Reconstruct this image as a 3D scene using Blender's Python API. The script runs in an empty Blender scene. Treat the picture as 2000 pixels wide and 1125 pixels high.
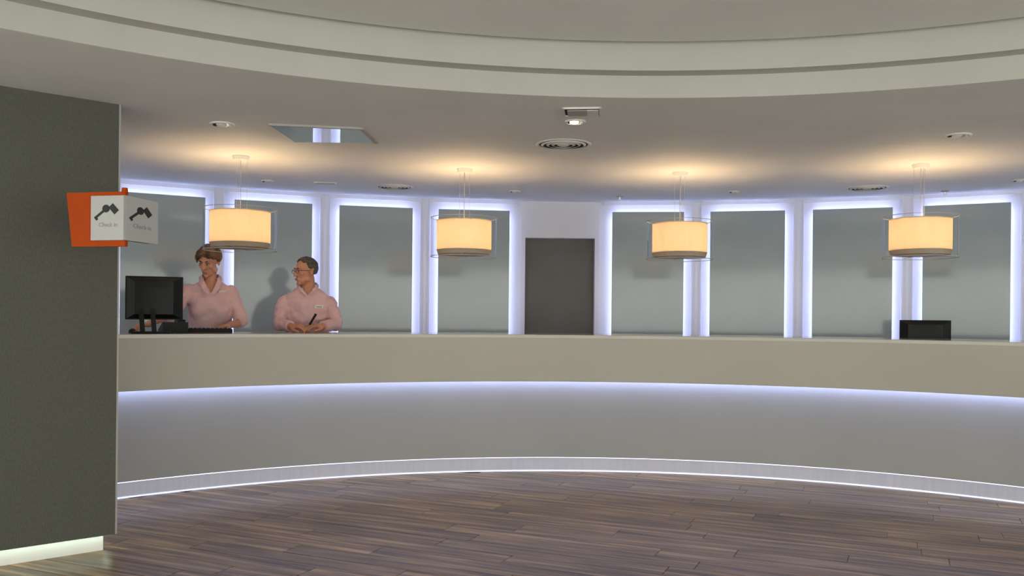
import bpy, bmesh, math, random
from mathutils import Vector, Matrix, noise
random.seed(7)
S = bpy.context.scene
C = S.collection
PI = math.pi

# ------------------------------------------------------------------ camera, world, exposure
F, H, HOR, ROLL = 1700.0, 1.30, 622.0, math.radians(0.55)
cam_d = bpy.data.cameras.new('camera'); cam = bpy.data.objects.new('camera', cam_d); C.objects.link(cam)
cam.location = (0, 0, H)
cam.rotation_euler = (Matrix.Rotation(PI/2, 3, 'X') @ Matrix.Rotation(ROLL, 3, 'Z')).to_euler()
cam_d.sensor_width = 36; cam_d.lens = 36*F/2000
cam_d.shift_y = (HOR-562.5)/2000
cam_d.clip_start = 0.05
S.camera = cam
WORLD_STRENGTH = 2.9
w = bpy.data.worlds.new('world'); S.world = w; w.use_nodes = True
w.node_tree.nodes['Background'].inputs[0].default_value = (1.0, 0.99, 0.89, 1)
w.node_tree.nodes['Background'].inputs[1].default_value = WORLD_STRENGTH
S.view_settings.view_transform = 'Standard'; S.view_settings.look = 'None'
S.view_settings.gamma = 1; S.view_settings.use_curve_mapping = False
S.view_settings.exposure = 0.0
LED_HALO, LED_COUNTER, LED_PLINTH, LED_FLOOR, LED_PILLAR = 11.0, 14.0, 2.2, 0.8, 7.0
PENDANT_W = 13.5

# ------------------------------------------------------------------ helpers
T = math.tan(ROLL)
def un(x, y): return x+(y-562.5)*T, y-(x-1000)*T
def at_z(x, y, z):
    x, y = un(x, y); d = (H-z)*F/(y-HOR); return Vector(((x-1000)/F*d, d, z))
def at_d(x, y, d):
    x, y = un(x, y); return Vector(((x-1000)/F*d, d, H-(y-HOR)*d/F))
def lin(c): return tuple(((v/255)/12.92 if v/255 <= .04045 else ((v/255+.055)/1.055)**2.4) for v in c)

def mat(name, col, rough=.6, metal=0, var=.06, scale=8, bump=0, spec=.5, stretch=(1,1,1), coat=0, emit=None, estr=0):
    m = bpy.data.materials.new(name); m.use_nodes = True
    nt = m.node_tree; b = nt.nodes['Principled BSDF']
    tc = nt.nodes.new('ShaderNodeTexCoord'); mp = nt.nodes.new('ShaderNodeMapping'); mp.inputs['Scale'].default_value = stretch
    nz = nt.nodes.new('ShaderNodeTexNoise'); nz.inputs['Scale'].default_value = scale; nz.inputs['Detail'].default_value = 4
    nt.links.new(tc.outputs['Object'], mp.inputs[0]); nt.links.new(mp.outputs[0], nz.inputs['Vector'])
    rp = nt.nodes.new('ShaderNodeValToRGB')
    rp.color_ramp.elements[0].position = .3; rp.color_ramp.elements[1].position = .7
    rp.color_ramp.elements[0].color = tuple(v*(1-var) for v in col)+(1,)
    rp.color_ramp.elements[1].color = tuple(min(1, v*(1+var)) for v in col)+(1,)
    nt.links.new(nz.outputs['Fac'], rp.inputs[0]); nt.links.new(rp.outputs[0], b.inputs['Base Color'])
    b.inputs['Roughness'].default_value = rough; b.inputs['Metallic'].default_value = metal
    b.inputs['Specular IOR Level'].default_value = spec; b.inputs['Coat Weight'].default_value = coat
    if bump:
        bp = nt.nodes.new('ShaderNodeBump'); bp.inputs['Strength'].default_value = bump; bp.inputs['Distance'].default_value = .004
        nt.links.new(nz.outputs['Fac'], bp.inputs['Height']); nt.links.new(bp.outputs[0], b.inputs['Normal'])
    if emit:
        b.inputs['Emission Color'].default_value = emit+(1,); b.inputs['Emission Strength'].default_value = estr
    return m

def obj(name, me, m=None, parent=None, smooth=False):
    if isinstance(me, bmesh.types.BMesh):
        bm = me; me = bpy.data.meshes.new(name); bmesh.ops.recalc_face_normals(bm, faces=bm.faces); bm.to_mesh(me); bm.free()
    if m: me.materials.clear(); me.materials.append(m)
    if smooth:
        for p in me.polygons: p.use_smooth = True
    o = bpy.data.objects.new(name, me); C.objects.link(o)
    if parent: o.parent = parent
    return o
def tag(o, label, cat=None, group=None):
    o['label'] = label
    if cat: o['category'] = cat
    if group: o['group'] = group
    return o
def thing(name, label, cat, loc=(0,0,0), rz=0, group=None):
    o = bpy.data.objects.new(name, None); C.objects.link(o); o.empty_display_size = .1
    o.location = loc; o.rotation_euler = (0, 0, rz)
    return tag(o, label, cat, group)
def struct(o): o['kind'] = 'structure'; return o
def copy_tree(o, parent=None):
    c = o.copy(); C.objects.link(c); c.parent = parent
    for ch in list(o.children): copy_tree(ch, c)
    return c

def box(bm, x0, x1, y0, y1, z0, z1, bev=0):
    r = bmesh.ops.create_cube(bm, size=1)
    vs = r['verts']
    for v in vs:
        v.co = Vector((x0 if v.co.x < 0 else x1, y0 if v.co.y < 0 else y1, z0 if v.co.z < 0 else z1))
    if bev:
        es = {e for v in vs for e in v.link_edges}
        bmesh.ops.bevel(bm, geom=list(es), offset=bev, segments=2, affect='EDGES', profile=.6)
    return bm
def boxm(*a, **k): return box(bmesh.new(), *a, **k)
def prism(bm, poly, z0, z1):
    a = [bm.verts.new((x, y, z0)) for x, y in poly]; b = [bm.verts.new((x, y, z1)) for x, y in poly]
    n = len(poly); bm.faces.new(a[::-1]); bm.faces.new(b)
    for i in range(n): bm.faces.new((a[i], a[(i+1) % n], b[(i+1) % n], b[i]))
    return bm
def arc(bm, c, prof, a0, a1, n):
    """sweep a closed (radius, z) profile about the vertical through c; angles in degrees from +Y"""
    full = abs(a1-a0) >= 359.9
    rows = []
    for i in range(n if full else n+1):
        a = math.radians(a0+(a1-a0)*i/n)
        rows.append([bm.verts.new((c[0]+r*math.sin(a), c[1]+r*math.cos(a), z)) for r, z in prof])
    k = len(prof)
    for i in range(len(rows) if full else len(rows)-1):
        A, B = rows[i], rows[(i+1) % len(rows)]
        for j in range(k): bm.faces.new((A[j], A[(j+1) % k], B[(j+1) % k], B[j]))
    if not full: bm.faces.new(rows[0]); bm.faces.new(rows[-1][::-1])
    return bm
def ring(prof, n=48): return arc(bmesh.new(), (0,0), prof, 0, 360, n)
def tube(bm, p0, p1, r0, r1=None, n=10):
    p0, p1 = Vector(p0), Vector(p1); r1 = r0 if r1 is None else r1
    d = (p1-p0).normalized(); u = d.orthogonal().normalized(); v = d.cross(u)
    A = [bm.verts.new(p0+(u*math.cos(t)+v*math.sin(t))*r0) for t in [2*PI*i/n for i in range(n)]]
    B = [bm.verts.new(p1+(u*math.cos(t)+v*math.sin(t))*r1) for t in [2*PI*i/n for i in range(n)]]
    for i in range(n): bm.faces.new((A[i], A[(i+1) % n], B[(i+1) % n], B[i]))
    bm.faces.new(A[::-1]); bm.faces.new(B); return bm
def ball(bm, p, r, sub=2):
    s = Vector(r) if hasattr(r, '__len__') else Vector((r, r, r))
    g = bmesh.ops.create_icosphere(bm, subdivisions=sub, radius=1)
    for v in g['verts']: v.co = Vector((v.co.x*s.x, v.co.y*s.y, v.co.z*s.z))+Vector(p)
    return g['verts']

# ------------------------------------------------------------------ materials
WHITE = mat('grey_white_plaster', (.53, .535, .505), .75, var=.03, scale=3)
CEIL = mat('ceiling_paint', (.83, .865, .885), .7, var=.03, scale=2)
WALLW = mat('led_tinted_white_lacquer', (.74, .755, .83), .55, var=.02, scale=2)  # white lacquer with some of the LEDs' lavender light tinted into it
PANEL = mat('grey_glass', (.35, .415, .44), .09, var=.07, scale=1.6, spec=.6)
DOORM = mat('taupe_door', (.12, .113, .105), .5, var=.08, scale=3)
COUNTER = mat('counter_composite', (.49, .47, .42), .32, var=.03, scale=1.2, spec=.4)
CTOP = mat('counter_gloss', (.50, .48, .435), .08, var=.03, scale=1.2, spec=.6)
LOWER = mat('counter_laminate', (.43, .43, .42), .55, var=.03, scale=1.5)
PLINTH = mat('brushed_plinth', (.55, .55, .56), .35, metal=.3, var=.04, scale=30, stretch=(1,1,.05))
FABRIC = mat('dark_wall_fabric', (.115, .119, .106), .85, var=.14, scale=150, bump=.5, stretch=(1,1,.35), spec=.2)
CHROME = mat('satin_steel', (.6, .6, .6), .25, metal=1, var=.03)
DARKM = mat('black_and_recess_shade', (.02, .02, .02), .8)  # near-black: painted shade for ceiling openings, also sign body and clips
WHITEM = mat('white_enamel', (.8, .8, .78), .4, var=.02)
GREYM = mat('grey_enamel', (.45, .44, .43), .5, var=.03)
BLACKP = mat('black_plastic', (.006, .006, .007), .5, var=.1, scale=40, spec=.25)
BLACKG = mat('black_gloss', (.006, .007, .009), .38, var=.1, spec=.25)
ORANGE = mat('orange_lacquer', lin((182, 70, 0)), .5, var=.06, scale=10, spec=.15)
SIGNW = mat('sign_white', (.52, .53, .53), .45, var=.02)
INK = mat('sign_ink', (.012, .012, .012), .5)
INKG = mat('sign_lettering', (.30, .31, .34), .5)
MIRROR = mat('mirror', (.75, .77, .8), .03, metal=1, var=.01)
def emitter(name, col, s):
    m = mat(name, (.8, .8, .8), .5, emit=col, estr=s); return m
LEDM = emitter('led_halo', (.53, .59, 1.0), LED_HALO)
LEDC = emitter('led_counter', (.50, .57, 1.0), LED_COUNTER)
LEDP = emitter('led_plinth', (.62, .68, 1.0), LED_PLINTH)
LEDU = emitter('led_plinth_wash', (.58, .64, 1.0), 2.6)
LEDF = emitter('led_floor', (.68, .74, 1.0), LED_FLOOR)
LEDG = emitter('led_pillar', (.80, 1.0, .82), LED_PILLAR)
BULB = emitter('warm_bulb', (1.0, .62, .26), 6)
HALOGEN = emitter('halogen_lamp', (1.0, .86, .6), 14)

def shade_mat(name, col, tcol, fac):
    m = mat(name, col, .9, var=.03, scale=20); nt = m.node_tree
    tr = nt.nodes.new('ShaderNodeBsdfTranslucent'); tr.inputs[0].default_value = tcol+(1,)
    mx = nt.nodes.new('ShaderNodeMixShader'); mx.inputs[0].default_value = fac
    nt.links.new(nt.nodes['Principled BSDF'].outputs[0], mx.inputs[1]); nt.links.new(tr.outputs[0], mx.inputs[2])
    nt.links.new(mx.outputs[0], nt.nodes['Material Output'].inputs[0]); return m
SHADE = shade_mat('cream_shade', (.72, .66, .55), (.62, .58, .50), .6)
DIFFUSER = shade_mat('shade_diffuser', (.5, .43, .34), (.30, .26, .2), .22)
def acrylic(name):
    m = bpy.data.materials.new(name); m.use_nodes = True; nt = m.node_tree
    nt.nodes.remove(nt.nodes['Principled BSDF'])
    tr = nt.nodes.new('ShaderNodeBsdfTransparent'); tr.inputs[0].default_value = (.985, .987, .993, 1)
    gl = nt.nodes.new('ShaderNodeBsdfGlossy'); gl.inputs['Roughness'].default_value = .05
    lw = nt.nodes.new('ShaderNodeLayerWeight'); lw.inputs[0].default_value = .06
    nz = nt.nodes.new('ShaderNodeTexNoise'); nz.inputs['Scale'].default_value = 3
    ad = nt.nodes.new('ShaderNodeMath'); ad.operation = 'MULTIPLY_ADD'; ad.inputs[2].default_value = .015
    nt.links.new(lw.outputs['Fresnel'], ad.inputs[0]); mr = nt.nodes.new('ShaderNodeMapRange'); mr.inputs[3].default_value = .2; mr.inputs[4].default_value = .3
    nt.links.new(nz.outputs['Fac'], mr.inputs[0]); nt.links.new(mr.outputs[0], ad.inputs[1])
    mx = nt.nodes.new('ShaderNodeMixShader')
    nt.links.new(ad.outputs[0], mx.inputs[0]); nt.links.new(tr.outputs[0], mx.inputs[1]); nt.links.new(gl.outputs[0], mx.inputs[2])
    nt.links.new(mx.outputs[0], nt.nodes['Material Output'].inputs[0]); return m
ACRYL = acrylic('clear_acrylic')

def wood(name, per_object):
    m = bpy.data.materials.new(name); m.use_nodes = True; nt = m.node_tree; b = nt.nodes['Principled BSDF']
    N, L = nt.nodes.new, nt.links.new
    tc = N('ShaderNodeTexCoord'); mp = N('ShaderNodeMapping')
    mp.inputs['Scale'].default_value = (.55, 9, 1)
    if not per_object: mp.inputs['Rotation'].default_value = (0, 0, math.radians(24))
    oi = N('ShaderNodeObjectInfo'); ad = N('ShaderNodeVectorMath'); ad.operation = 'ADD'
    ml = N('ShaderNodeVectorMath'); ml.operation = 'SCALE'; ml.inputs[3].default_value = 37
    cb = N('ShaderNodeCombineXYZ'); L(oi.outputs['Random'], cb.inputs[0]); L(oi.outputs['Random'], cb.inputs[1]); L(cb.outputs[0], ml.inputs[0])
    L(tc.outputs['Object'], ad.inputs[0]); L(ml.outputs[0], ad.inputs[1]); L(ad.outputs[0], mp.inputs[0])
    n1 = N('ShaderNodeTexNoise'); n1.inputs['Scale'].default_value = 2.2; n1.inputs['Detail'].default_value = 6; n1.inputs['Roughness'].default_value = .6
    L(mp.outputs[0], n1.inputs['Vector'])
    rp = N('ShaderNodeValToRGB'); e = rp.color_ramp.elements
    e[0].position = .34; e[0].color = lin((68, 50, 32))+(1,); e[1].position = .68; e[1].color = lin((188, 156, 114))+(1,)
    k = e.new(.5); k.color = lin((132, 104, 72))+(1,)
    L(n1.outputs['Fac'], rp.inputs[0])
    hs = N('ShaderNodeHueSaturation'); mr = N('ShaderNodeMapRange'); mr.inputs[3].default_value = .82; mr.inputs[4].default_value = 1.18
    L(oi.outputs['Random'], mr.inputs[0]); L(mr.outputs[0], hs.inputs['Value']); L(rp.outputs[0], hs.inputs['Color'])
    L(hs.outputs[0], b.inputs['Base Color']); b.inputs['Roughness'].default_value = .33; b.inputs['Specular IOR Level'].default_value = .28
    bp = N('ShaderNodeBump'); bp.inputs['Strength'].default_value = .15; bp.inputs['Distance'].default_value = .002
    L(n1.outputs['Fac'], bp.inputs['Height']); L(bp.outputs[0], b.inputs['Normal'])
    return m
WOOD = wood('wood_plank', True); WOODF = wood('wood_floor_far', False)

# ------------------------------------------------------------------ floor
floor = struct(obj('floor', boxm(-9, 10, 1.6, 9.5, -.12, -.007), WOODF))
BOUNCE = mat('pale_bounce_floor', (.72, .70, .65), .4, var=.06, scale=2)  # pale colour invented to reflect light up onto the ceiling
struct(obj('floor_bounce', boxm(-9, 10, -4.2, 1.6, -.12, 0), BOUNCE))  # unseen floor behind the camera, added as a light bouncer
CC = Vector((.55, 2.55))                                  # centre of the counter's arc
pa = math.atan2(-.407, .914); PW, PL = .165, 1.32
uu = Vector((math.cos(pa), math.sin(pa))); vv = Vector((-uu.y, uu.x))
bm = boxm(-PL/2+.0012, PL/2-.0012, -PW/2+.0012, PW/2-.0012, -.012, 0)
es = [e for e in bm.edges if e.verts[0].co.z > -.001 and e.verts[1].co.z > -.001]
bmesh.ops.bevel(bm, geom=es, offset=.002, segments=1, affect='EDGES')
plank0 = None; cand = []
for j in range(-30, 70):
    off = random.random()*PL
    for i in range(-10, 11):
        c = uu*(i*PL+off)+vv*(j*PW)
        if -4.6 < c.x < 5.7 and 2.3 < c.y < 7.6 and (c-CC).length < 5.35:
            cand.append(c)
cand.sort(key=lambda c: abs(c.y-5.4)+.35*abs(c.x-.4)); cand = cand[:296]
me = None
for c in cand:
    if plank0 is None: o = plank0 = obj('plank', bm, WOOD, floor)
    else: o = plank0.copy(); C.objects.link(o); o.parent = floor
    o.location = (c.x, c.y, 0); o.rotation_euler = (0, 0, pa+(PI if random.random() < .5 else 0))
platform = struct(obj('floor_platform', arc(bmesh.new(), CC, [(5.08,0),(5.9,0),(5.9,.12),(5.08,.12)], -58, 58, 48), LOWER))

# ------------------------------------------------------------------ ceiling with stepped round coffer
ZC = 2.46; RC = Vector((.60, .50)); R1 = 4.055
bm = bmesh.new(); n = 144; prev = None; rows = []
for i in range(n):
    a = 2*PI*i/n; d = Vector((math.sin(a), math.cos(a))); k = 99
    for lim, q, s in ((9.6, RC.x, d.x), (-8.6, RC.x, d.x), (9.4, RC.y, d.y), (-3.75, RC.y, d.y)):
        if abs(s) > 1e-6 and (lim-q)/s > 0: k = min(k, (lim-q)/s)
    p, q = RC+d*R1, RC+d*k
    rows.append([bm.verts.new((p.x, p.y, ZC)), bm.verts.new((q.x, q.y, ZC)), bm.verts.new((q.x, q.y, 2.9)), bm.verts.new((p.x, p.y, 2.9))])
for i in range(n):
    A, B = rows[i], rows[(i+1) % n]
    for j in range(4): bm.faces.new((A[j], A[(j+1) % 4], B[(j+1) % 4], B[j]))
ceiling = struct(obj('ceiling', bm, CEIL))
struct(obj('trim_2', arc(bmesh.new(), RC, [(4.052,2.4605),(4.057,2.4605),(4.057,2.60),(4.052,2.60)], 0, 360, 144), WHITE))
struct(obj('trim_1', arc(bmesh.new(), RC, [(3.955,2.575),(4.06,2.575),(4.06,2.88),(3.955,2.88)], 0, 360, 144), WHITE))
bm = bmesh.new()
arc(bm, RC, [(.01,2.705),(3.895,2.705),(3.895,2.74),(.01,2.74)], 0, 360, 144)
arc(bm, RC, [(.01,2.86),(4.0,2.86),(4.0,2.89),(.01,2.89)], 0, 360, 72)
struct(obj('ceiling_dome', bm, CEIL))

# ------------------------------------------------------------------ curved back wall of flat bays
WC = Vector((.60, .93)); RW = 7.69; DOOR_A = -.97
PITCH = 7.1
ang = [DOOR_A-6.4-PITCH*i for i in range(5)][::-1]+[DOOR_A+6.4+PITCH*i for i in range(5)]
def wpt(a, r=RW): a = math.radians(a); return WC+Vector((math.sin(a), math.cos(a)))*r
def frame(a, r=RW):
    p = wpt(a, r); return Matrix.Translation((p.x, p.y, 0)) @ Matrix.Rotation(-math.radians(a), 4, 'Z')
def xbox(bm, M, *a, **k):
    b2 = boxm(*a, **k); b2.transform(M); me = bpy.data.meshes.new('t'); b2.to_mesh(me); b2.free(); bm.from_mesh(me); bpy.data.meshes.remove(me)
bw = 2*RW*math.tan(math.radians(PITCH/2))/2+.004
bm = bmesh.new()
for a in ang: xbox(bm, frame(a), -bw, bw, 0, .14, 0, ZC+.01)
hw, DW = RW*math.tan(math.radians(6.4-PITCH/2))+.004, .345
M = frame(DOOR_A)
xbox(bm, M, -hw, -DW, -.006, .14, 0, ZC+.01); xbox(bm, M, DW, hw, -.006, .14, 0, ZC+.01); xbox(bm, M, -DW-.001, DW+.001, -.006, .14, 2.10, ZC+.01)
wall = struct(obj('wall_back', bm, WALLW))
endL, endR = ang[0]-PITCH/2, ang[-1]+PITCH/2
struct(obj('wall_left', arc(bmesh.new(), WC, [(RW,0),(RW+.14,0),(RW+.14,ZC+.01),(RW,ZC+.01)], endL-42, endL, 20), WALLW))
struct(obj('wall_right', arc(bmesh.new(), WC, [(RW,0),(RW+.14,0),(RW+.14,ZC+.01),(RW,ZC+.01)], endR, endR+42, 20), WALLW))
# recessed dark door
dr = struct(obj('door_1', boxm(-DW-.05, DW+.05, .09, .135, 0, 2.14), DOORM)); dr.matrix_world = M
# pilasters between the bays
pb = bmesh.new(); prism(pb, [(-.052,.01),(-.052,-.010),(-.048,-.026),(-.040,-.026),(-.036,-.014),(.036,-.014),(.040,-.026),(.048,-.026),(.052,-.010),(.052,.01)], 0, ZC+.005)
pil0 = None; bounds = [a+PITCH/2 for a in ang[:4]]+[a-PITCH/2 for a in ang[6:]]+[endL, endR]
for k, a in enumerate(bounds):
    if pil0 is None: o = pil0 = obj('trim_pilaster', pb, WALLW)
    else: o = pil0.copy(); C.objects.link(o)
    struct(o); o.matrix_world = frame(a, RW+.012)
# cornice step under the ceiling
bm = bmesh.new()
for a in ang: xbox(bm, frame(a), -bw+.05, bw-.05, -.03, .01, ZC-.032, ZC+.004)
struct(obj('trim_cornice', bm, WALLW))

# backlit glass panels, one thing per bay
PWd, PZ0, PZ1 = 5.22, .12, 2.355
ph = RW*math.tan(math.radians(PWd/2))*.99
def make_panel():
    r = thing('backlit_wall_panel', 'x', 'wall panel', group='backlit glass panels on the curved wall')
    obj('glass_panel', boxm(-ph, ph, -.074, -.060, PZ0, PZ1, bev=.002), PANEL, r)
    for s in (-1, 1):
        obj('led_strip', boxm(min(s*(ph-.006), s*(ph-.024)), max(s*(ph-.006), s*(ph-.024)), -.060, -.053, PZ0+.05, PZ1-.03), LEDM, r)
    obj('led_strip', boxm(-ph+.03, ph-.03, -.060, -.053, PZ1-.024, PZ1-.006), LEDM, r)
    for sx in (-.25, .25):
        for z in (.5, 1.6): obj('standoff', tube(bmesh.new(), (sx, -.061, z), (sx, .004, z), .012), CHROME, r)
    return r
plabels = ['backlit grey glass wall panel fifth from the doorway, behind the dark pillar',
 'backlit grey glass wall panel behind the receptionists\' computer and the check-in sign',
 'backlit grey glass wall panel between the woman and the man behind the counter',
 'backlit grey glass wall panel with sparkling reflections beside the man with glasses',
 'backlit grey glass wall panel next to the dark doorway, on the receptionists\' side',
 'backlit grey glass wall panel next to the dark doorway, away from the receptionists',
 'backlit grey glass wall panel second from the doorway, away from the receptionists',
 'backlit grey glass wall panel third from the doorway, away from the receptionists',
 'backlit grey glass wall panel behind the lone black monitor on the empty counter',
 'backlit grey glass wall panel fifth from the doorway, beyond the lone black monitor']
p0 = None
for a, lb in zip(ang, plabels):
    o = p0 = make_panel() if p0 is None else p0
    if a != ang[0]: o = copy_tree(p0)
    o['label'] = lb; p = wpt(a); o.location = (p.x, p.y, 0); o.rotation_euler = (0, 0, -math.radians(a))

# ------------------------------------------------------------------ reception counter
ZT = 1.176; RF = 4.25; A0, A1, AN = -56, 60, 116
ct = thing('reception_counter', 'long curved beige reception counter with white light under its overhang', 'counter', (CC.x, CC.y, 0))
def cpart(name, prof, m, n=AN): return obj(name, arc(bmesh.new(), (0,0), prof, A0, A1, n), m, ct, smooth=False)
cpart('countertop', [(RF,1.150),(RF,1.172),(RF+.004,ZT),(5.05,ZT),(5.05,1.150)], CTOP)
cpart('front_band', [(RF+.0015,.81),(RF+.0015,1.1505),(RF+.05,1.1505),(RF+.05,.835),(4.76,.835),(4.76,.81)], COUNTER)
cpart('lower_panel', [(4.70,.15),(4.70,.812),(4.74,.812),(4.74,.15)], LOWER)
cpart('plinth', [(4.89,0),(4.89,.17),(4.93,.17),(4.93,0)], PLINTH)
cpart('panel_base', [(4.70,.148),(4.70,.152),(4.92,.172),(4.92,.160)], WHITEM)
cpart('back_panel', [(5.0,.12),(5.0,1.151),(5.03,1.151),(5.03,.12)], LOWER)
cpart('led_strip', [(4.640,.798),(4.640,.8105),(4.665,.8105),(4.665,.798)], LEDC)
cpart('led_strip', [(4.699,.1445),(4.699,.1485),(4.712,.1485),(4.712,.1445)], LEDP)
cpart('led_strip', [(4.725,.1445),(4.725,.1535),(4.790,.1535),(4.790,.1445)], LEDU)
cpart('led_strip', [(4.884,.0),(4.884,.010),(4.8905,.010),(4.8905,.0)], LEDF)

# lower staff desk behind the counter
dk = thing('staff_desk', 'low grey staff desk hidden behind the curved counter', 'desk', (CC.x, CC.y, 0))
obj('desktop', arc(bmesh.new(), (0,0), [(5.055,.84),(5.60,.84),(5.60,.87),(5.055,.87)], 18, 46, 24), LOWER, dk)
for a in (19, 45.5): obj('side_panel', arc(bmesh.new(), (0,0), [(5.06,.12),(5.55,.12),(5.55,.84),(5.06,.84)], a-.25, a+.25, 1), LOWER, dk)

# ------------------------------------------------------------------ dark pillar
pA, pB = Vector((-2.605, 4.437)), Vector((-2.178, 4.803))
fd = (pB-pA).normalized(); PWID = 1.05
pl = thing('pillar', 'dark grey fabric-clad pillar floating on a lit white plinth', 'pillar', (pB.x, pB.y, 0), math.atan2(fd.y, fd.x))
# local: face along -x .. 0, depth +y away from camera
obj('body', boxm(-PWID, 0, 0, .34, .088, ZC+.005, bev=.004), FABRIC, pl)
obj('edge_trim', boxm(-.001, .010, .004, .03, .088, ZC), GREYM, pl)
obj('plinth', boxm(-PWID+.06, -.05, .045, .30, 0, .09), WHITEM, pl)
obj('led_strip', boxm(-PWID+.03, -.012, .010, .024, .0865, .0885), LEDG, pl)
obj('led_strip', boxm(-.026, -.012, .03, .32, .0865, .0885), LEDG, pl)

# check-in sign
e = at_d(245, 425, 4.16)
sg = thing('check_in_sign', 'orange and white box sign reading Check in, with key and card symbols', 'sign', e)
SH = .214
dl = Vector((-.19, .04)).normalized(); drr = Vector((.04, .19)).normalized()
Lw, Rw = .190, .256
po = at_d(125, 425, 4.60); do = Vector((po.x-e.x, po.y-e.y)); OL = do.length; do.normalize(); no = Vector((-do.y, do.x)); no = no if no.y < 0 else -no
def plate(name, o, d, nrm, u0, u1, n0, n1, z0, z1, m, slant=0, par=sg):
    bm = bmesh.new(); vs = []
    for z in (z0, z1):
        for u_, n_ in ((u0,n0),(u1,n0),(u1,n1),(u0,n1)):
            uu_ = u_
            if slant and u_ == u1: uu_ = u_-(slant if z == z0 else 0)
            p = d*uu_+nrm*n_; vs.append(bm.verts.new((o[0]+p.x, o[1]+p.y, z)))
    for f in ((0,3,2,1),(4,5,6,7),(0,1,5,4),(1,2,6,5),(2,3,7,6),(3,0,4,7)): bm.faces.new([vs[i] for i in f])
    return obj(name, bm, m, par)
nl = Vector((-dl.y, dl.x)); nl = nl if nl.y < 0 else -nl      # towards the camera
nr = Vector((-drr.y, drr.x)); nr = nr if nr.y < 0 else -nr
wl = plate('sign_face', (0,0), dl, nl, .001, Lw, -.012, 0, -SH/2, SH/2, SIGNW)
wr = plate('sign_face', (0,0), drr, nr, 0, Rw, -.012, 0, -SH/2, SH/2, SIGNW)
op = plate('orange_plate', (0,0), dl, nl, .012, .335, -.034, -.012, -.136, .127, ORANGE, slant=.032)
bm = bmesh.new(); cq = dl*.024-nl*.024; tube(bm, (cq.x, cq.y, .12), (cq.x, cq.y, .146), .016, .013, 20); obj('orange_cap', bm, ORANGE, sg)
for uz in (.19, .26):
    bq = dl*uz-nl*.03; v2 = Vector((e.x+bq.x, e.y+bq.y)).normalized()*.58; bm = bmesh.new(); tube(bm, (bq.x, bq.y, .03), (bq.x+v2.x, bq.y+v2.y, .03), .014); obj('bracket_arm', bm, ORANGE, sg)
plate('box_body', (0,0), drr, nr, .03, Rw-.002, -.06, -.012, -SH/2+.004, SH/2-.004, DARKM)
def flat_mesh(name, polys, o3, d, nrm, m, par):
    """thin raised print: polygons in (u, z) on a sign face"""
    bm = bmesh.new()
    for poly in polys:
        lo = [bm.verts.new((o3[0]+d.x*u-nrm.x*.001, o3[1]+d.y*u-nrm.y*.001, o3[2]+z)) for u, z in poly]
        hi = [bm.verts.new((o3[0]+d.x*u+nrm.x*.0012, o3[1]+d.y*u+nrm.y*.0012, o3[2]+z)) for u, z in poly]
        k = len(poly); bm.faces.new(lo); bm.faces.new(hi[::-1])
        for i in range(k): bm.faces.new((lo[i], lo[(i+1) % k], hi[(i+1) % k], hi[i]))
    return obj(name, bm, m, par)
def rot(poly, a, c): return [(c[0]+x*math.cos(a)-y*math.sin(a), c[1]+x*math.sin(a)+y*math.cos(a)) for x, y in poly]
def icon(width, sgn):
    k = width/.178; out = []
    bow = [(.019*math.cos(t), .019*math.sin(t)) for t in [2*PI*i/14 for i in range(14)]]
    out.append(rot(bow, 0, (.078, .045)))
    out.append(rot([(-.058,-.006),(0,-.006),(0,.006),(-.058,.006)], math.radians(38), (.066, .034)))
    out.append(rot([(-.012,-.014),(0,-.014),(0,0),(-.012,0)], math.radians(38), (.030, .006)))
    out.append(rot([(-.023,-.015),(.023,-.015),(.023,.015),(-.023,.015)], math.radians(-48), (.117, .043)))
    # u runs left to right over the face; convert to the face's own direction
    return [[((u*k) if sgn > 0 else (width-u*k), z) for u, z in p] for p in out]
flat_mesh('key_and_card_symbol', icon(Lw, -1), (0,0,0), dl, nl, INK, wl)
flat_mesh('key_and_card_symbol', icon(Rw, 1), (0,0,0), drr, nr, INK, wr)
def lettering(txt, size, o3, dvec, nrm, m, par, sx=1):
    cu = bpy.data.curves.new('lettering', 'FONT'); cu.body = txt; cu.size = size; cu.align_x = 'CENTER'; cu.extrude = .0006; cu.resolution_u = 3
    t = bpy.data.objects.new('t', cu); C.objects.link(t); bpy.context.view_layer.update()
    me = bpy.data.meshes.new_from_object(t.evaluated_get(bpy.context.evaluated_depsgraph_get())); bpy.data.objects.remove(t)
    for v in me.vertices:
        u_, z_, n_ = v.co.x*sx, v.co.y, v.co.z
        v.co = Vector((o3[0]+dvec.x*u_+nrm.x*(n_+.0008), o3[1]+dvec.y*u_+nrm.y*(n_+.0008), o3[2]+z_))
    return obj('lettering', me, m, par)
cl = dl*(Lw/2); lettering('Check in', .030, (cl.x, cl.y, -.042), -dl, nl, INKG, wl, .95)
cr = drr*(Rw/2); lettering('Check in', .030, (cr.x, cr.y, -.042), drr, nr, INKG, wr, 1.35)

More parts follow.
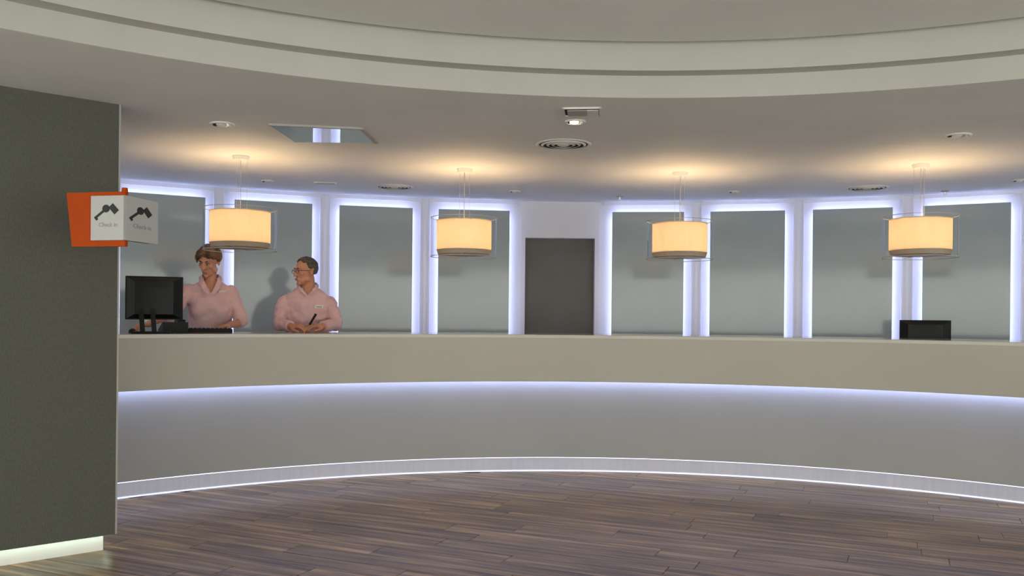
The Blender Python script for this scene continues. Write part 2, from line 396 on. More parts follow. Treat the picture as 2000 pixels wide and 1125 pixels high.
# ------------------------------------------------------------------ pendant lamps
def make_pendant():
    r = thing('pendant_lamp', 'x', 'lamp', group='drum pendant lamps above the counter')
    obj('canopy', ring([(.002,0),(.062,0),(.062,-.008),(.052,-.030),(.002,-.030)], 32), WHITEM, r)
    zt, zb, Ro, Ri = -.385, -.685, .258, .213
    for k in range(3):
        a = 2*PI*k/3+.5
        obj('suspension_wire', tube(bmesh.new(), (.045*math.cos(a), .045*math.sin(a), -.028), (.045*math.cos(a), .045*math.sin(a), zt-.028), .0010, n=6), GREYM, r)
    obj('cord', tube(bmesh.new(), (0,0,-.028), (0,0,zt-.07), .0022, n=8), GREYM, r)
    obj('lamp_holder', tube(bmesh.new(), (0,0,zt-.065), (0,0,zt-.207), .014, n=16), WHITEM, r)
    obj('bulb', ring([(.001,zt-.205),(.014,zt-.205),(.030,zt-.225),(.032,zt-.24),(.022,zt-.256),(.001,zt-.262)], 20), BULB, r, True)
    sh = obj('lamp_shade', ring([(Ri,zt-.022),(Ri,zb+.050),(Ri-.003,zb+.050),(Ri-.003,zt-.022)], 64), SHADE, r, False)
    for z in (zt-.024,):
        obj('shade_rim', ring([(Ri-.005,z),(Ri+.002,z),(Ri+.002,z+.005),(Ri-.005,z+.005)], 64), SHADE, sh)
    obj('diffuser', ring([(.001,zb+.020),(Ri-.018,zb+.020),(Ri-.004,zb+.052),(Ri,zb+.052),(Ri-.012,zb+.017),(.001,zb+.017)], 64), DIFFUSER, r)
    oc = obj('outer_cylinder', ring([(Ro,zt),(Ro,zb),(Ro-.003,zb),(Ro-.003,zt)], 64), ACRYL, r, False)
    for z in (zt-.002, zb-.002):
        obj('cylinder_rim', ring([(Ro-.004,z),(Ro+.0015,z),(Ro+.0015,z+.004),(Ro-.004,z+.004)], 64), GREYM, oc)
    for a in (0.3, 0.3+PI/2):
        obj('top_bar', tube(bmesh.new(), (-Ri*math.cos(a),-Ri*math.sin(a),zt-.028), (Ri*math.cos(a),Ri*math.sin(a),zt-.028), .002, n=6), CHROME, r)
    for a in (0, PI/2):
        obj('spreader_bar', tube(bmesh.new(), (-Ro*math.cos(a),-Ro*math.sin(a),zb+.012), (Ro*math.cos(a),Ro*math.sin(a),zb+.012), .002, n=6), CHROME, r)
    ld = bpy.data.lights.new('pendant_light', 'POINT'); ld.energy = PENDANT_W; ld.color = (1.0, .68, .36); ld.shadow_soft_size = .06
    lo = bpy.data.objects.new('pendant_light', ld); C.objects.link(lo); lo.parent = r; lo.location = (0, 0, zt-.125)
    return r
plab = ['lit cream drum pendant lamp in a clear cylinder, hanging above the woman',
        'lit cream drum pendant lamp in a clear cylinder, on the receptionists\' side of the doorway',
        'lit cream drum pendant lamp in a clear cylinder, beyond the doorway from the receptionists',
        'lit cream drum pendant lamp in a clear cylinder, above the lone black monitor']
pn = None
for (x, y), lb in zip([(470,305),(907,330),(1328,337),(1798,321)], plab):
    o = copy_tree(pn) if pn else make_pendant()
    if pn is None: pn = o
    p = at_z(x, y, ZC); o.location = (p.x, p.y, ZC+.001); o['label'] = lb

# ------------------------------------------------------------------ ceiling fittings
def down(x, y, r, lit, label, tilt=0):
    p = at_z(x, y, ZC); t = thing('downlight', label, 'light fitting', (p.x, p.y, ZC), group='recessed downlights in the lower ceiling')
    obj('trim_ring', ring([(r*.80,.002),(r,.002),(r,-.004),(r*.93,-.010),(r*.80,-.008)], 40), WHITEM, t, True)
    obj('reflector', ring([(.001,-.001),(r*.82,-.001),(r*.82,-.004),(.001,-.004)], 32), CHROME if not lit else HALOGEN if r < .03 else GREYM, t)
    bm = bmesh.new(); ball(bm, (-r*.1,0,-.004), (r*.42, r*.42, .012), 3); obj('lamp', bm, HALOGEN if lit else WHITEM, t, True)
    for s in (-1, 1):
        obj('gimbal_clip', boxm(s*r*.62-.006, s*r*.62+.006, -.012, .012, -.012, -.003), DARKM if s < 0 else WHITEM, t)
    return t
down(434, 242, .075, False, 'unlit white gimbal downlight in the ceiling in front of the pendant over the woman')
hl = down(1123, 237, .062, True, 'lit round halogen downlight in the ceiling beside a square recess')
down(1870, 264, .080, False, 'unlit white gimbal downlight in the ceiling in front of the pendant over the lone monitor')
down(522, 353, .055, False, 'small unlit downlight between the first pendant and the slot grille')
down(1005, 373, .052, False, 'small unlit downlight in the ceiling before the doorway')
down(1433, 374, .050, False, 'small unlit downlight in the ceiling beyond the doorway')
down(1992, 352, .07, False, 'small unlit downlight in the ceiling past the pendant over the lone monitor')
ld = bpy.data.lights.new('halogen_light', 'SPOT'); ld.energy = 14; ld.color = (1, .82, .58); ld.spot_size = math.radians(75); ld.spot_blend = .6; ld.shadow_soft_size = .03
lo = bpy.data.objects.new('halogen_light', ld); C.objects.link(lo); lo.parent = hl; lo.location = (0, 0, -.03)

def vent(x, y, r, label):
    p = at_z(x, y, ZC); t = thing('air_vent', label, 'vent', (p.x, p.y, ZC), group='round ceiling air vents')
    obj('flange', ring([(r*.88,.002),(r,.002),(r,-.002),(r*.94,-.006),(r*.88,-.005)], 56), WHITEM, t, True)
    obj('throat_shade', ring([(.001,.001),(r*.87,.001),(r*.87,-.002),(.001,-.002)], 48), DARKM, t)  # flat dark disc painted as the shade inside the vent
    for k in range(4):
        ro = r*(.80-.19*k); obj('cone_ring', ring([(ro,-.003),(ro+.003,-.003),(ro-r*.06,-.010),(ro-r*.06-.003,-.010)], 48), WHITEM, t, True)
    obj('centre_disc', ring([(.001,-.004),(r*.16,-.004),(r*.16,-.009),(.001,-.009)], 32), WHITEM, t)
vent(1100, 282, .185, 'large round white ceiling air vent behind the lit halogen downlight')
vent(770, 365, .165, 'round white ceiling air vent near the wall on the receptionists\' side of the doorway')
vent(1693, 367, .175, 'round white ceiling air vent near the wall by the pendant over the lone monitor')

# mirror panel, square recess, slot grille, detectors
m0, m1, m2, m3 = at_z(576, 276, ZC), at_z(733, 276, ZC), at_z(737, 245, ZC), at_z(574, 237, ZC)
mp = thing('ceiling_mirror', 'flush mirror panel in the ceiling reflecting a light strip', 'mirror', (m0.x, m0.y, ZC))
w_ = m1.x-m0.x; dd = -.52; sk = .10
poly = [(0,0),(w_,.0),(w_-.02,dd+.09),(-.03,dd)]
pp = bmesh.new(); prism(pp, poly, -.006, .002); obj('mirror_glass', pp, MIRROR, mp)
for i in (1, 2):
    a, b = Vector(poly[i]), Vector(poly[(i+1) % 4]); u = (b-a).normalized(); v = Vector((-u.y, u.x))*.012
    pp = bmesh.new(); prism(pp, [a-v, b-v, b+v, a+v], -.012, .002); obj('frame_strip', pp, GREYM, mp)
q = at_z(1136, 217, ZC)
sq = thing('square_recess', 'small square dark recess in the ceiling beside the lit downlight', 'light fitting', (q.x, q.y, ZC), math.radians(-6))
obj('interior_shade', boxm(-.098, .098, -.085, .085, -.004, .002), DARKM, sq)  # flat dark plate in place of the shade in a real hole
for a in ((-.108,.108,.078,.092),(-.108,-.095,-.092,.092),(.095,.108,-.092,.092),(-.108,.108,-.092,-.086)):
    obj('frame_strip', boxm(a[0], a[1], a[2], a[3], -.010, .002), WHITEM, sq)
obj('baffle', boxm(-.080, .03, -.045, .078, -.010, -.003), GREYM, sq)
obj('baffle', boxm(.03, .092, -.045, .078, -.010, -.003), WHITEM, sq)
q = at_z(635, 357, ZC)
gr = thing('slot_grille', 'narrow pale slot grille in the ceiling near the back wall', 'vent', (q.x, q.y, ZC), math.radians(8))
obj('frame', boxm(-.095, .095, -.04, .04, -.006, .002, bev=.003), WHITEM, gr)
for k in range(3): obj('slot', boxm(-.08, .08, -.026+.02*k, -.016+.02*k, -.008, -.004), GREYM, gr)
for x, y, lb in ((1210, 383, 'small grey sprinkler head in the ceiling over the dark doorway'), (1845, 373, 'small grey sprinkler head in the ceiling by the pendant over the lone monitor')):
    q = at_z(x, y, ZC); t = thing('sprinkler_head', lb, 'sprinkler', (q.x, q.y, ZC), group='ceiling sprinkler heads')
    obj('escutcheon', ring([(.001,.002),(.036,.002),(.034,-.006),(.001,-.010)], 24), GREYM, t, True)
    obj('nozzle', tube(bmesh.new(), (0,0,-.008), (0,0,-.032), .009, .007), CHROME, t)
    obj('deflector', ring([(.001,-.031),(.020,-.031),(.020,-.034),(.001,-.034)], 20), CHROME, t)

# ------------------------------------------------------------------ computer things on the counter
def monitor(root, w_, h_, zc, xo, base_z):
    """back of a flat monitor; local -y faces the lobby; screen on +y"""
    bm = boxm(-w_/2, w_/2, .0, .022, zc-h_/2, zc+h_/2, bev=.004); obj('bezel', bm, BLACKP, root)
    bm = bmesh.new(); a, b, d = w_/2-.006, h_/2-.006, .036
    fr = [bm.verts.new((sx*a, .002, zc+sz*b)) for sx, sz in ((-1,-1),(1,-1),(1,1),(-1,1))]
    bk = [bm.verts.new((sx*(a-.055), -d, zc+sz*(b-.03))) for sx, sz in ((-1,-1),(1,-1),(1,1),(-1,1))]
    bm.faces.new(fr); bm.faces.new(bk[::-1])
    for i in range(4): bm.faces.new((fr[i], fr[(i+1) % 4], bk[(i+1) % 4], bk[i]))
    sh = obj('back_shell', bm, BLACKG, root)
    for k in range(5): obj('vent_slot', boxm(-.09, .09, -.0375, -.0355, zc+.07+.012*k, zc+.075+.012*k), BLACKP, sh)
    obj('screen', boxm(-w_/2+.012, w_/2-.012, .0215, .0235, zc-h_/2+.016, zc+h_/2-.012), BLACKG, root)
    zb = zc-h_/2
    for s in (-1, 1):
        bm = bmesh.new(); vs = []
        for y0, y1, z in ((-.055,-.030,base_z+.012),(-.050,-.028,zb+.07)):
            for x in (xo+s*.036-.015+(.012 if z < zb else 0), xo+s*.036+.015+(.012 if z < zb else 0)): vs += [bm.verts.new((x, y0, z)), bm.verts.new((x, y1, z))]
        for f in ((0,1,3,2),(4,6,7,5),(0,4,5,1),(2,3,7,6),(0,2,6,4),(1,5,7,3)): bm.faces.new([vs[i] for i in f])
        obj('stand_leg', bm, BLACKP, root)
    obj('stand_base', boxm(xo-.09, xo+.15, -.10, .09, base_z-.001, base_z+.013, bev=.005), BLACKP, root)
p = at_d(301, 582, 5.88)
mo = thing('computer_monitor', 'black computer monitor on a stand on the counter in front of the woman', 'monitor', (p.x, p.y, 0), math.radians(20))
monitor(mo, .362, .292, p.z, -.045, ZT)
p = at_d(1806, 660, 6.93)
mo = thing('computer_monitor', 'lone black monitor showing only its top above the empty counter', 'monitor', (p.x, p.y, 0), math.radians(-22))
monitor(mo, .372, .30, 1.318-.15, 0, .87)

WPOS, WTH = at_d(410, 600, 6.88), math.radians(19.1)
def wl_(x, y, z=0): return Vector((WPOS.x, WPOS.y, 0))+Matrix.Rotation(WTH, 3, 'Z') @ Vector((x, y, z))
q = wl_(-.055, -.395); kb = thing('keyboard', 'black keyboard on the counter under the woman\'s hand', 'keyboard', (q.x, q.y, ZT), WTH+math.radians(-2))
bm = bmesh.new(); prism(bm, [(-.085,0),(.085,0),(.085,.014),(-.085,.026)], -.215, .215); bm.transform(Matrix(((0,0,1,0),(1,0,0,0),(0,1,0,0),(0,0,0,1))))
obj('case', bm, BLACKP, kb)
key = None
for r_ in range(5):
    for c_ in range(14):
        if key is None: o = key = obj('key', boxm(-.0125, .0125, -.0125, .0125, -.004, .007, bev=.002), BLACKG, kb)
        else: o = key.copy(); C.objects.link(o); o.parent = kb
        yy = -.064+.031*r_; o.location = (-.195+.030*c_, yy, .0205-.07*yy); o.rotation_euler = (-.07, 0, 0)
q = wl_(-.25, -.61); ph_ = thing('desk_phone', 'black desk phone on the counter between monitor and woman', 'telephone', (q.x, q.y, ZT), WTH+math.radians(12))
bm = bmesh.new(); prism(bm, [(-.10,0),(.09,0),(.09,.022),(-.085,.075),(-.10,.075)], -.085, .085); bm.transform(Matrix(((0,0,1,0),(1,0,0,0),(0,1,0,0),(0,0,0,1))))
obj('base', bm, BLACKP, ph_)
bm = bmesh.new(); box(bm, .022, .070, -.088, .078, .072, .094, bev=.008)
obj('handset', bm, BLACKP, ph_)
bm = bmesh.new(); box(bm, .022, .070, -.092, -.045, .058, .09, bev=.008); obj('handset_cup', bm, BLACKP, ph_)
bm = bmesh.new(); box(bm, .022, .070, .035, .082, .034, .09, bev=.008); obj('handset_cup', bm, BLACKP, ph_)
for r_ in range(4):
    for c_ in range(3):
        yy = -.03+.025*r_; obj('key_button', boxm(-.065+.024*c_-.008, -.065+.024*c_+.008, yy-.007, yy+.007, .045-.30*yy, .062-.30*yy), GREYM, ph_)
q = wl_(-.52, -.565); ms = thing('computer_mouse', 'black computer mouse under the woman\'s outstretched hand', 'mouse', (q.x, q.y, ZT), WTH)
bm = bmesh.new(); vs = ball(bm, (0,0,0), (.026, .048, .028), 3)
for v in vs: v.co.z = max(v.co.z, 0)
obj('shell', bm, BLACKP, ms, True); obj('wheel', tube(bmesh.new(), (-.004,.03,.024), (.004,.03,.024), .009, n=14), GREYM, ms)

# ------------------------------------------------------------------ people
SKIN_W = mat('skin_woman', lin((205, 150, 124)), .5, var=.05, scale=14, spec=.35)
SKIN_M = mat('skin_man', lin((198, 140, 112)), .5, var=.06, scale=14, spec=.35)
SHIRT = mat('pink_shirt', lin((218, 182, 186)), .8, var=.05, scale=9, bump=.4, spec=.2)
TROUS = mat('dark_trousers', (.02, .02, .025), .8)
LEATH = mat('black_leather', (.012, .012, .012), .4)
EYEW = mat('eye_white', (.6, .57, .54), .3); IRIS = mat('iris_brown', (.02, .012, .008), .2)
LIPS = mat('lips', lin((178, 108, 92)), .5)
HAIR_W = mat('hair_brown', lin((104, 78, 52)), .6, var=.7, scale=30, stretch=(1,1,.25), bump=.6, spec=.3)
HAIR_M = mat('hair_grey', lin((86, 80, 75)), .65, var=.5, scale=45, bump=.6, spec=.3)
BROWM = mat('eyebrow', lin((64, 44, 32)), .7)
TAGM = mat('badge_white', (.75, .72, .66), .4)

def remesh(bm, voxel, smooth=3, wrinkle=0, freq=6):
    me = bpy.data.meshes.new('t'); bm.to_mesh(me); bm.free()
    o = bpy.data.objects.new('t', me); C.objects.link(o)
    r = o.modifiers.new('r', 'REMESH'); r.mode = 'VOXEL'; r.voxel_size = voxel
    s = o.modifiers.new('s', 'SMOOTH'); s.factor = .5; s.iterations = smooth
    bpy.context.view_layer.update()
    out = bpy.data.meshes.new_from_object(o.evaluated_get(bpy.context.evaluated_depsgraph_get()))
    bpy.data.objects.remove(o); bpy.data.meshes.remove(me)
    if wrinkle:
        nn = [v.normal.copy() for v in out.vertices]
        for v, n_ in zip(out.vertices, nn):
            k = noise.noise(Vector((v.co.x*freq, v.co.y*freq, v.co.z*freq*1.6)))+.5*noise.noise(v.co*freq*2.3)
            v.co += n_*wrinkle*k
    return out
def limb(bm, pts):
    for i, (p, r) in enumerate(pts):
        ball(bm, p, r, 2)
        if i: tube(bm, pts[i-1][0], p, pts[i-1][1], r, 16)
def loft(bm, secs, n=28, pw=2.4):
    """closed torso: (z, half width, half depth, y offset) superellipse sections"""
    rows = []
    for z, a, b, y in secs:
        row = []
        for i in range(n):
            t = 2*PI*i/n; c, s = math.cos(t), math.sin(t)
            row.append(bm.verts.new((a*math.copysign(abs(c)**(2/pw), c), y+b*math.copysign(abs(s)**(2/pw), s), z)))
        rows.append(row)
    for A, B in zip(rows, rows[1:]):
        for i in range(n): bm.faces.new((A[i], A[(i+1) % n], B[(i+1) % n], B[i]))
    bm.faces.new(rows[0][::-1]); bm.faces.new(rows[-1])
def hand(bm, wrist, d, up, thumb, curl=.5, k=1.0):
    """palm, four fingers and a thumb; d: finger direction, up: back of the hand, thumb: +-1 side"""
    d = Vector(d).normalized(); up = (Vector(up)-d*Vector(up).dot(d)).normalized(); sd = d.cross(up)*thumb; w0 = Vector(wrist)
    ball(bm, w0, .026*k, 2)
    for i, (o_, ln) in enumerate(((.030,.068),(.010,.076),(-.010,.071),(-.029,.056))):
        kn = w0+d*(.082-.004*abs(i-1))*k+sd*o_*k+up*(.004-.003*abs(i-1.4))*k
        limb(bm, [(w0+sd*o_*.6*k, .017*k), (kn, .0125*k)])
        p, a = kn, .15
        for j, f in enumerate((.48, .30, .24)):
            a += curl*(.55 if j == 0 else .75)
            q = p+(d*math.cos(a)-up*math.sin(a))*ln*f*k*1.1
            limb(bm, [(p, (.0105-.001*j)*k), (q, (.0095-.001*j)*k)]); p = q
    t0 = w0+d*.018*k+sd*.020*k-up*.006*k; t1 = t0+(d*.62+sd*.75-up*.25).normalized()*.042*k
    t2 = t1+(d*.9+sd*.25-up*.3).normalized()*.030*k; t3 = t2+(d-sd*.1-up*.35).normalized()*.022*k
    limb(bm, [(t0, .016*k), (t1, .012*k), (t2, .0105*k), (t3, .008*k)])
def head_shapes(bm, M, k, fem):
    h = bmesh.new()
    ball(h, (0,.014,.036), (.074,.094,.083), 3); ball(h, (0,-.022,-.012), (.063,.066,.088), 3)
    ball(h, (0,-.036,-.072), (.046 if fem else .052,.046,.040), 3); ball(h, (0,-.072,-.096), (.020,.018,.016) if fem else (.026,.02,.018))
    limb(h, [((0,-.083,.018), .009), ((0,-.101,-.012), .0115), ((0,-.105,-.022), .0125 if fem else .0145)])
    for s in (-1, 1):
        ball(h, (s*.012,-.096,-.025), .009 if fem else .011); ball(h, (s*.040,-.058,-.012), (.023,.024,.022))
        ball(h, (s*.076,.014,-.004), (.009,.019,.030)); ball(h, (s*.029,-.075,.032), (.026,.014,.009)); ball(h, (s*.050,-.010,-.062), (.016,.036,.026))
    ball(h, (0,-.084,-.056), (.025,.014,.011)); ball(h, (0,-.083,-.064), (.020,.013,.009))
    h.transform(M @ Matrix.Scale(k, 4)); me = bpy.data.meshes.new('t'); h.to_mesh(me); h.free(); bm.from_mesh(me); bpy.data.meshes.remove(me)
def face_parts(root, M, k, fem, look):
    MM = M @ Matrix.Scale(k, 4)
    for s in (-1, 1):
        b = bmesh.new(); ball(b, (s*.029,-.0755,.010), (.0130,.0105,.0060), 3); b.transform(MM); ey = obj('eye', b, EYEW, root, True)
        b = bmesh.new(); ball(b, (s*.029+look,-.0835,.0065 if fem else .009), (.0058,.0035,.0058), 2); b.transform(MM); obj('iris', b, IRIS, ey, True)
        b = bmesh.new(); limb(b, [((s*.013,-.089,.031), .003), ((s*.030,-.088,.036), .004), ((s*.047,-.074,.031), .0025)]); b.transform(MM); obj('eyebrow', b, BROWM, root, True)
        b = bmesh.new(); limb(b, [((s*.016,-.085,.015), .0025), ((s*.030,-.087,.0185), .003), ((s*.044,-.077,.014), .0025)]); b.transform(MM); obj('eyelid', b, BROWM if fem else (SKIN_M), root, True)
    b = bmesh.new(); ball(b, (0,-.0965,-.0555), (.022,.0045,.0045)); ball(b, (0,-.0945,-.0635), (.018,.0045,.005)); b.transform(MM); obj('lips', b, LIPS, root, True)
def head_matrix(c, yaw, pitch, rollz=0):
    return Matrix.Translation(c) @ Matrix.Rotation(yaw, 4, 'Z') @ Matrix.Rotation(rollz, 4, 'Y') @ Matrix.Rotation(pitch, 4, 'X')
def hair_cap(M, k, keep, r, n, seed, scale=1.0):
    rnd = random.Random(seed); b = bmesh.new(); i = 0
    for j in range(n):
        z = 1-2*(j+.5)/n; t = j*2.399963; q = math.sqrt(1-z*z); v = Vector((q*math.cos(t), q*math.sin(t), z))
        if not keep(v): continue
        p = Vector((v.x*.074, .014+v.y*.094, .036+v.z*.083))*scale
        ball(b, p, r*(1+.25*(rnd.random()-.5)), 1)
    return b
def legs(root, x, y, zf, hip, fem):
    b = bmesh.new()
    for s in (-1, 1):
        limb(b, [((x+s*.09, y, hip), .095), ((x+s*.095, y-.01, (hip+zf)*.5+.03), .066), ((x+s*.10, y+.01, zf+.10), .048)])
    ball(b, (x, y, hip+.03), (.17 if not fem else .175, .115, .13), 3)
    obj('trousers', remesh(b, .010, 3), TROUS, root, True)
    for s in (-1, 1):
        b = bmesh.new(); ball(b, (x+s*.10, y-.05, zf+.038), (.046, .135, .038), 3); limb(b, [((x+s*.10, y+.02, zf+.05), .045), ((x+s*.10, y+.01, zf+.11), .046)])
        for v in b.verts: v.co.z = max(v.co.z, zf+.001)
        obj('shoe', b, LEATH, root, True)
def ribbon(b, pts, wid, th):
    """flat strip through points with per-point width direction"""
    rows = []
    for p, wd, nm in pts:
        p, wd, nm = Vector(p), Vector(wd), Vector(nm).normalized()*th
        rows.append([b.verts.new(p), b.verts.new(p+wd*wid), b.verts.new(p+wd*wid+nm), b.verts.new(p+nm)])
    for A, B in zip(rows, rows[1:]):
        for i in range(4): b.faces.new((A[i], A[(i+1) % 4], B[(i+1) % 4], B[i]))
    b.faces.new(rows[0][::-1]); b.faces.new(rows[-1])

ZF = .12
# ---------- woman
wm = thing('person', 'person with short brown hair in pale pink shirt, typing beside the monitor', 'person', (WPOS.x, WPOS.y, 0), WTH)
HM = head_matrix((-.012, -.035, 1.722), math.radians(-26), math.radians(24), math.radians(4))
HK = .97
SEC = [(.98,.172,.118,.01),(1.08,.150,.108,.01),(1.18,.150,.110,0),(1.28,.164,.128,-.012),(1.36,.168,.140,-.022),(1.43,.170,.118,-.008),(1.49,.168,.094,.005),(1.53,.142,.078,.010),(1.555,.100,.068,.013),(1.58,.060,.056,.015)]
sR, eR, wR = Vector((.160,.0,1.495)), Vector((.222,-.09,1.250)), Vector((.135,-.305,1.226))
sL, eL, wL = Vector((-.160,.0,1.495)), Vector((-.275,-.20,1.315)), Vector((-.425,-.40,1.232))
b = bmesh.new(); head_shapes(b, HM, HK, True)
limb(b, [((-.006,.0,1.665), .050), ((0,.012,1.59), .050), ((0,.015,1.54), .062)])
loft(b, [(z, a-(.024 if z < 1.45 else .009), d-(.024 if z < 1.45 else .009), y) for z, a, d, y in SEC])
for s, e_, w2 in ((sR, eR, wR), (sL, eL, wL)): limb(b, [(s, .045), (e_, .036), (w2, .024)])
hand(b, wR, (-.72,-.62,-.10), (0,.1,1), -1, .55, .92); hand(b, wL, (-.62,-.75,-.05), (0,0,1), 1, .45, .92)
obj('body', remesh(b, .0048, 3), SKIN_W, wm, True)
face_parts(wm, HM, HK, True, -.003)
def keepw(v): return v.z > -.42+.10*abs(v.x) and not (v.y < -.50+.0*v.z and v.z < .50-.35*v.x) and not (v.y < -.15 and v.z < .02)
b = hair_cap(HM, HK, keepw, .021, 520, 3, 1.06)
for x0, x1, z0, z1 in ((-.03,-.068,.115,.030),(-.005,-.055,.118,.045),(.02,-.030,.118,.060),(.045,.066,.105,.045),(-.05,-.074,.100,.012),(.035,.010,.114,.078)):
    limb(b, [((x0,-.055,z0), .016), ((x1*.9+x0*.1,-.085 if abs(x1) < .06 else -.062,(z0+z1)/2), .013), ((x1,-.086 if abs(x1) < .05 else -.052,z1), .007)])
b.transform(HM @ Matrix.Scale(HK, 4))
obj('hair', remesh(b, .005, 2, .003, 45), HAIR_W, wm, True)
# shirt
b = bmesh.new(); loft(b, SEC[:-1]+[(1.572,.078,.064,.014)])
limb(b, [(sR, .052), ((sR+eR)/2+Vector((.008,0,0)), .054), (eR+Vector((.01,0,.01)), .055)]); tube(b, eR+Vector((.01,0,.01)), eR+(wR-eR)*.22, .055, .050, 18)
limb(b, [(sL, .052), ((sL+eL)/2, .054), (eL, .053)]); tube(b, eL, eL+(wL-eL)*.42, .053, .050, 18)
for s in (-1, 1): ball(b, (s*.075,-.105,1.335), (.072,.060,.070), 3)
me = remesh(b, .0065, 9, .009, 12)
bm = bmesh.new(); bm.from_mesh(me)
dead = [f for f in bm.faces if (lambda c: c.y < -.02 and c.z > 1.475 and abs(c.x-.004) < (c.z-1.475)*.52)(f.calc_center_median()) or f.calc_center_median().z > 1.568]
bmesh.ops.delete(bm, geom=dead, context='FACES'); bm.to_mesh(me); bm.free()
shw = obj('shirt', me, SHIRT, wm, True)
for s in (-1, 1):
    b = bmesh.new()
    ribbon(b, [((s*.004,-.136,1.465), (s*.9,.05,.25), (0,-1,.2)), ((s*.028,-.118,1.515), (s*1.0,.15,.10), (0,-1,.3)), ((s*.048,-.072,1.572), (s*.85,.25,-.5), (s*.2,-1,.3)),
               ((s*.058,-.020,1.608), (s*.6,.2,-.8), (s*.6,-.5,.4)), ((s*.058,.045,1.628), (s*.7,.5,-.7), (s*.7,.3,.4)), ((0,.078,1.630), (0,.7,-.7), (0,.6,.5))], .040, .005)
    obj('collar', b, SHIRT, shw)
b = boxm(.052, .105, -.006, 0, -.007, .007, bev=.001); b.transform(Matrix.Translation((.012,-.152,1.480)) @ Matrix.Rotation(-.08, 4, 'Y') @ Matrix.Rotation(.35, 4, 'X') @ Matrix.Rotation(.2, 4, 'Z')); tag(obj('name_badge', b, TAGM, wm), 'white name badge')
for z in (1.22, 1.31, 1.40): 
    b = bmesh.new(); ball(b, (.004,-.13-.022*(z > 1.25),z), (.005,.004,.005)); obj('button', b, TAGM, shw)
legs(wm, 0, .03, ZF, .98, True)

# ---------- man
MPOS, MTH = at_d(600, 600, 7.25), math.radians(13.2)
mn = thing('person', 'person with grey hair and glasses in pink shirt, leaning folded arms on counter', 'person', (MPOS.x, MPOS.y, 0), MTH)
HM = head_matrix((-.020, -.05, 1.668), math.radians(-58), math.radians(5), 0)
HK = .95
SEC = [(.98,.175,.125,.06),(1.08,.172,.130,.045),(1.18,.172,.132,.03),(1.28,.180,.134,.015),(1.36,.186,.128,.005),(1.41,.188,.114,.002),(1.45,.186,.098,.002),(1.485,.160,.082,0),(1.515,.112,.072,-.003),(1.545,.068,.062,-.005)]
sR, eR, wR = Vector((.178,.01,1.425)), Vector((.228,-.15,1.234)), Vector((.120,-.315,1.222))
sL, eL, wL = Vector((-.178,.01,1.425)), Vector((-.226,-.15,1.234)), Vector((-.130,-.315,1.222))
b = bmesh.new(); head_shapes(b, HM, HK, False)
limb(b, [((-.006,-.025,1.625), .060), ((0,-.012,1.56), .061), ((0,0,1.50), .070)])
loft(b, [(z, a-(.026 if z < 1.46 else .012), d-(.026 if z < 1.46 else .012), y) for z, a, d, y in SEC])
for s, e_, w2 in ((sR, eR, wR), (sL, eL, wL)): limb(b, [(s, .040), (e_, .036), (w2, .028)])
hand(b, wR, (-.86,-.50,.12), (0,-.25,1), -1, .50, 1.02); hand(b, wL, (.88,-.46,.05), (0,-.3,1), 1, .62, 1.02)
obj('body', remesh(b, .0048, 3), SKIN_M, mn, True)
face_parts(mn, HM, HK, False, 0)
def keepm(v): return (v.z > .55 and v.y > -.62) or (v.y > -.30+.35*max(0, -v.z+.2) and v.z > -.05) or (v.y > .35 and v.z > -.62)
b = hair_cap(HM, HK, keepm, .013, 620, 5, 1.045)
b.transform(HM @ Matrix.Scale(HK, 4)); obj('hair', remesh(b, .0045, 2, .002, 60), HAIR_M, mn, True)
# glasses
gl = bmesh.new(); MM = HM @ Matrix.Scale(HK, 4)
for s in (-1, 1):
    pts = [Vector((s*.033+.023*math.cos(t), -.098, .008+.016*math.sin(t))) for t in [2*PI*i/16 for i in range(16)]]
    for i in range(16): tube(gl, pts[i], pts[(i+1) % 16], .0016, n=6)
    tube(gl, (s*.056,-.098,.012), (s*.080,-.080,.014), .0018, n=6); tube(gl, (s*.080,-.080,.014), (s*.084,.015,.010), .0018, n=6)
tube(gl, (-.010,-.100,.012), (.010,-.100,.012), .0016, n=6)
gl.transform(MM); gf = obj('glasses', gl, BLACKP, mn)
for s in (-1, 1):
    b = bmesh.new(); ball(b, (s*.033,-.098,.008), (.022,.0012,.015)); b.transform(MM); obj('lens', b, ACRYL, gf, True)
b = bmesh.new(); loft(b, SEC[:-1]+[(1.54,.088,.072,-.004)])
limb(b, [(sR, .056), ((sR+eR)/2+Vector((.010,0,0)), .056), (eR, .052)]); tube(b, eR, eR+(wR-eR)*.90, .056, .042, 18)
limb(b, [(sL, .056), ((sL+eL)/2-Vector((.010,0,0)), .056), (eL, .052)]); tube(b, eL, eL+(wL-eL)*.90, .056, .042, 18)
me = remesh(b, .0065, 12, .011, 12)
bm = bmesh.new(); bm.from_mesh(me)
for v in bm.verts:
    if v.co.y < -.03 and v.co.z < ZT+.006 and v.co.z > 1.1 and v.co.y < -.13: v.co.z = ZT+.006
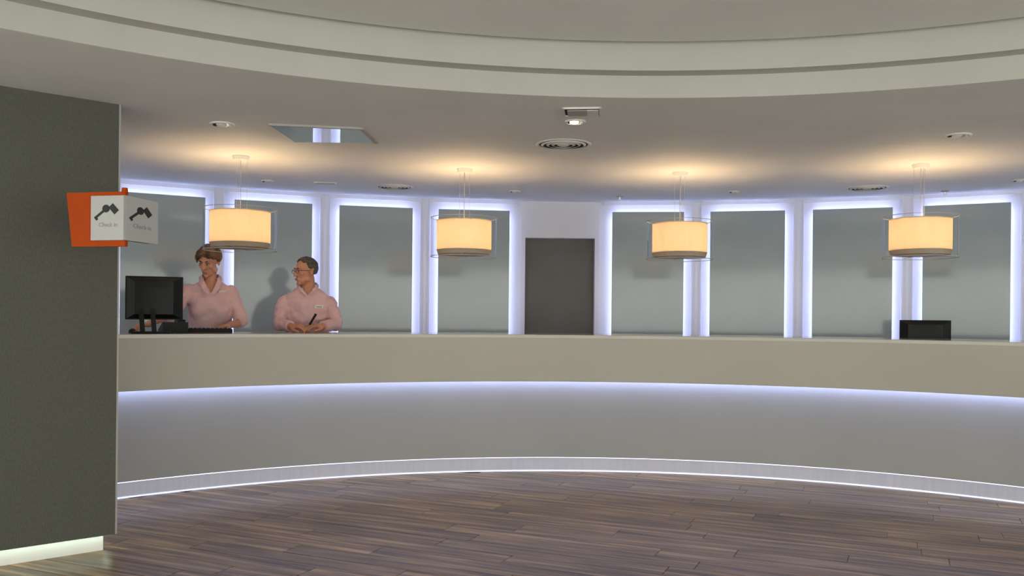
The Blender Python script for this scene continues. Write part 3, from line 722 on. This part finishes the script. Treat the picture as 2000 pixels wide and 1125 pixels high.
dead = [f for f in bm.faces if (lambda c: c.y < -.02 and c.z > 1.478 and abs(c.x) < (c.z-1.478)*.75)(f.calc_center_median()) or f.calc_center_median().z > 1.536]
bmesh.ops.delete(bm, geom=dead, context='FACES'); bm.to_mesh(me); bm.free()
shm = obj('shirt', me, SHIRT, mn, True)
for s in (-1, 1):
    b = bmesh.new()
    ribbon(b, [((s*.003,-.108,1.470), (s*.9,.05,.30), (0,-1,.2)), ((s*.034,-.092,1.512), (s*1.0,.15,.0), (0,-1,.3)), ((s*.060,-.055,1.548), (s*.75,.15,-.65), (s*.3,-1,.3)),
               ((s*.070,-.005,1.568), (s*.6,.1,-.8), (s*.7,-.3,.4)), ((s*.066,.050,1.585), (s*.7,.5,-.7), (s*.6,.4,.4)), ((0,.078,1.588), (0,.7,-.7), (0,.6,.5))], .028, .005)
    obj('collar', b, SHIRT, shm)
for sgn, e_, w2 in ((1, eR, wR), (-1, eL, wL)):
    b = bmesh.new(); d = (w2-e_); tube(b, e_+d*.80, e_+d*.98, .046, .044, 24); obj('cuff', b, SHIRT, shm, False)
b = boxm(-.034, .034, -.006, 0, -.013, .013, bev=.001); M4 = Matrix.Translation((.092,-.137,1.382)) @ Matrix.Rotation(.20, 4, 'Z') @ Matrix.Rotation(-.08, 4, 'X'); b.transform(M4); nb = tag(obj('name_badge', b, TAGM, mn), 'white name badge with a dark line of print')
b = boxm(-.024, .024, -.0068, -.0055, -.0055, -.001); b.transform(M4); obj('badge_print', b, INK, nb)
legs(mn, 0, .07, ZF, .98, False)
# pen in his hands
Rm = Matrix.Rotation(MTH, 3, 'Z'); pe = thing('pen', 'black pen held upright in the clasped hands of the person with glasses', 'pen', Vector((MPOS.x, MPOS.y, 0))+Rm @ Vector((.018,-.372,1.236)), MTH)
b = bmesh.new(); tube(b, (0,0,0), (.046,-.012,.080), .0085, .0100, 12); obj('barrel', b, BLACKP, pe)
b = bmesh.new(); tube(b, (.043,-.0114,.076), (.048,-.0126,.086), .0108, .0100, 12); obj('cap', b, BLACKG, pe)
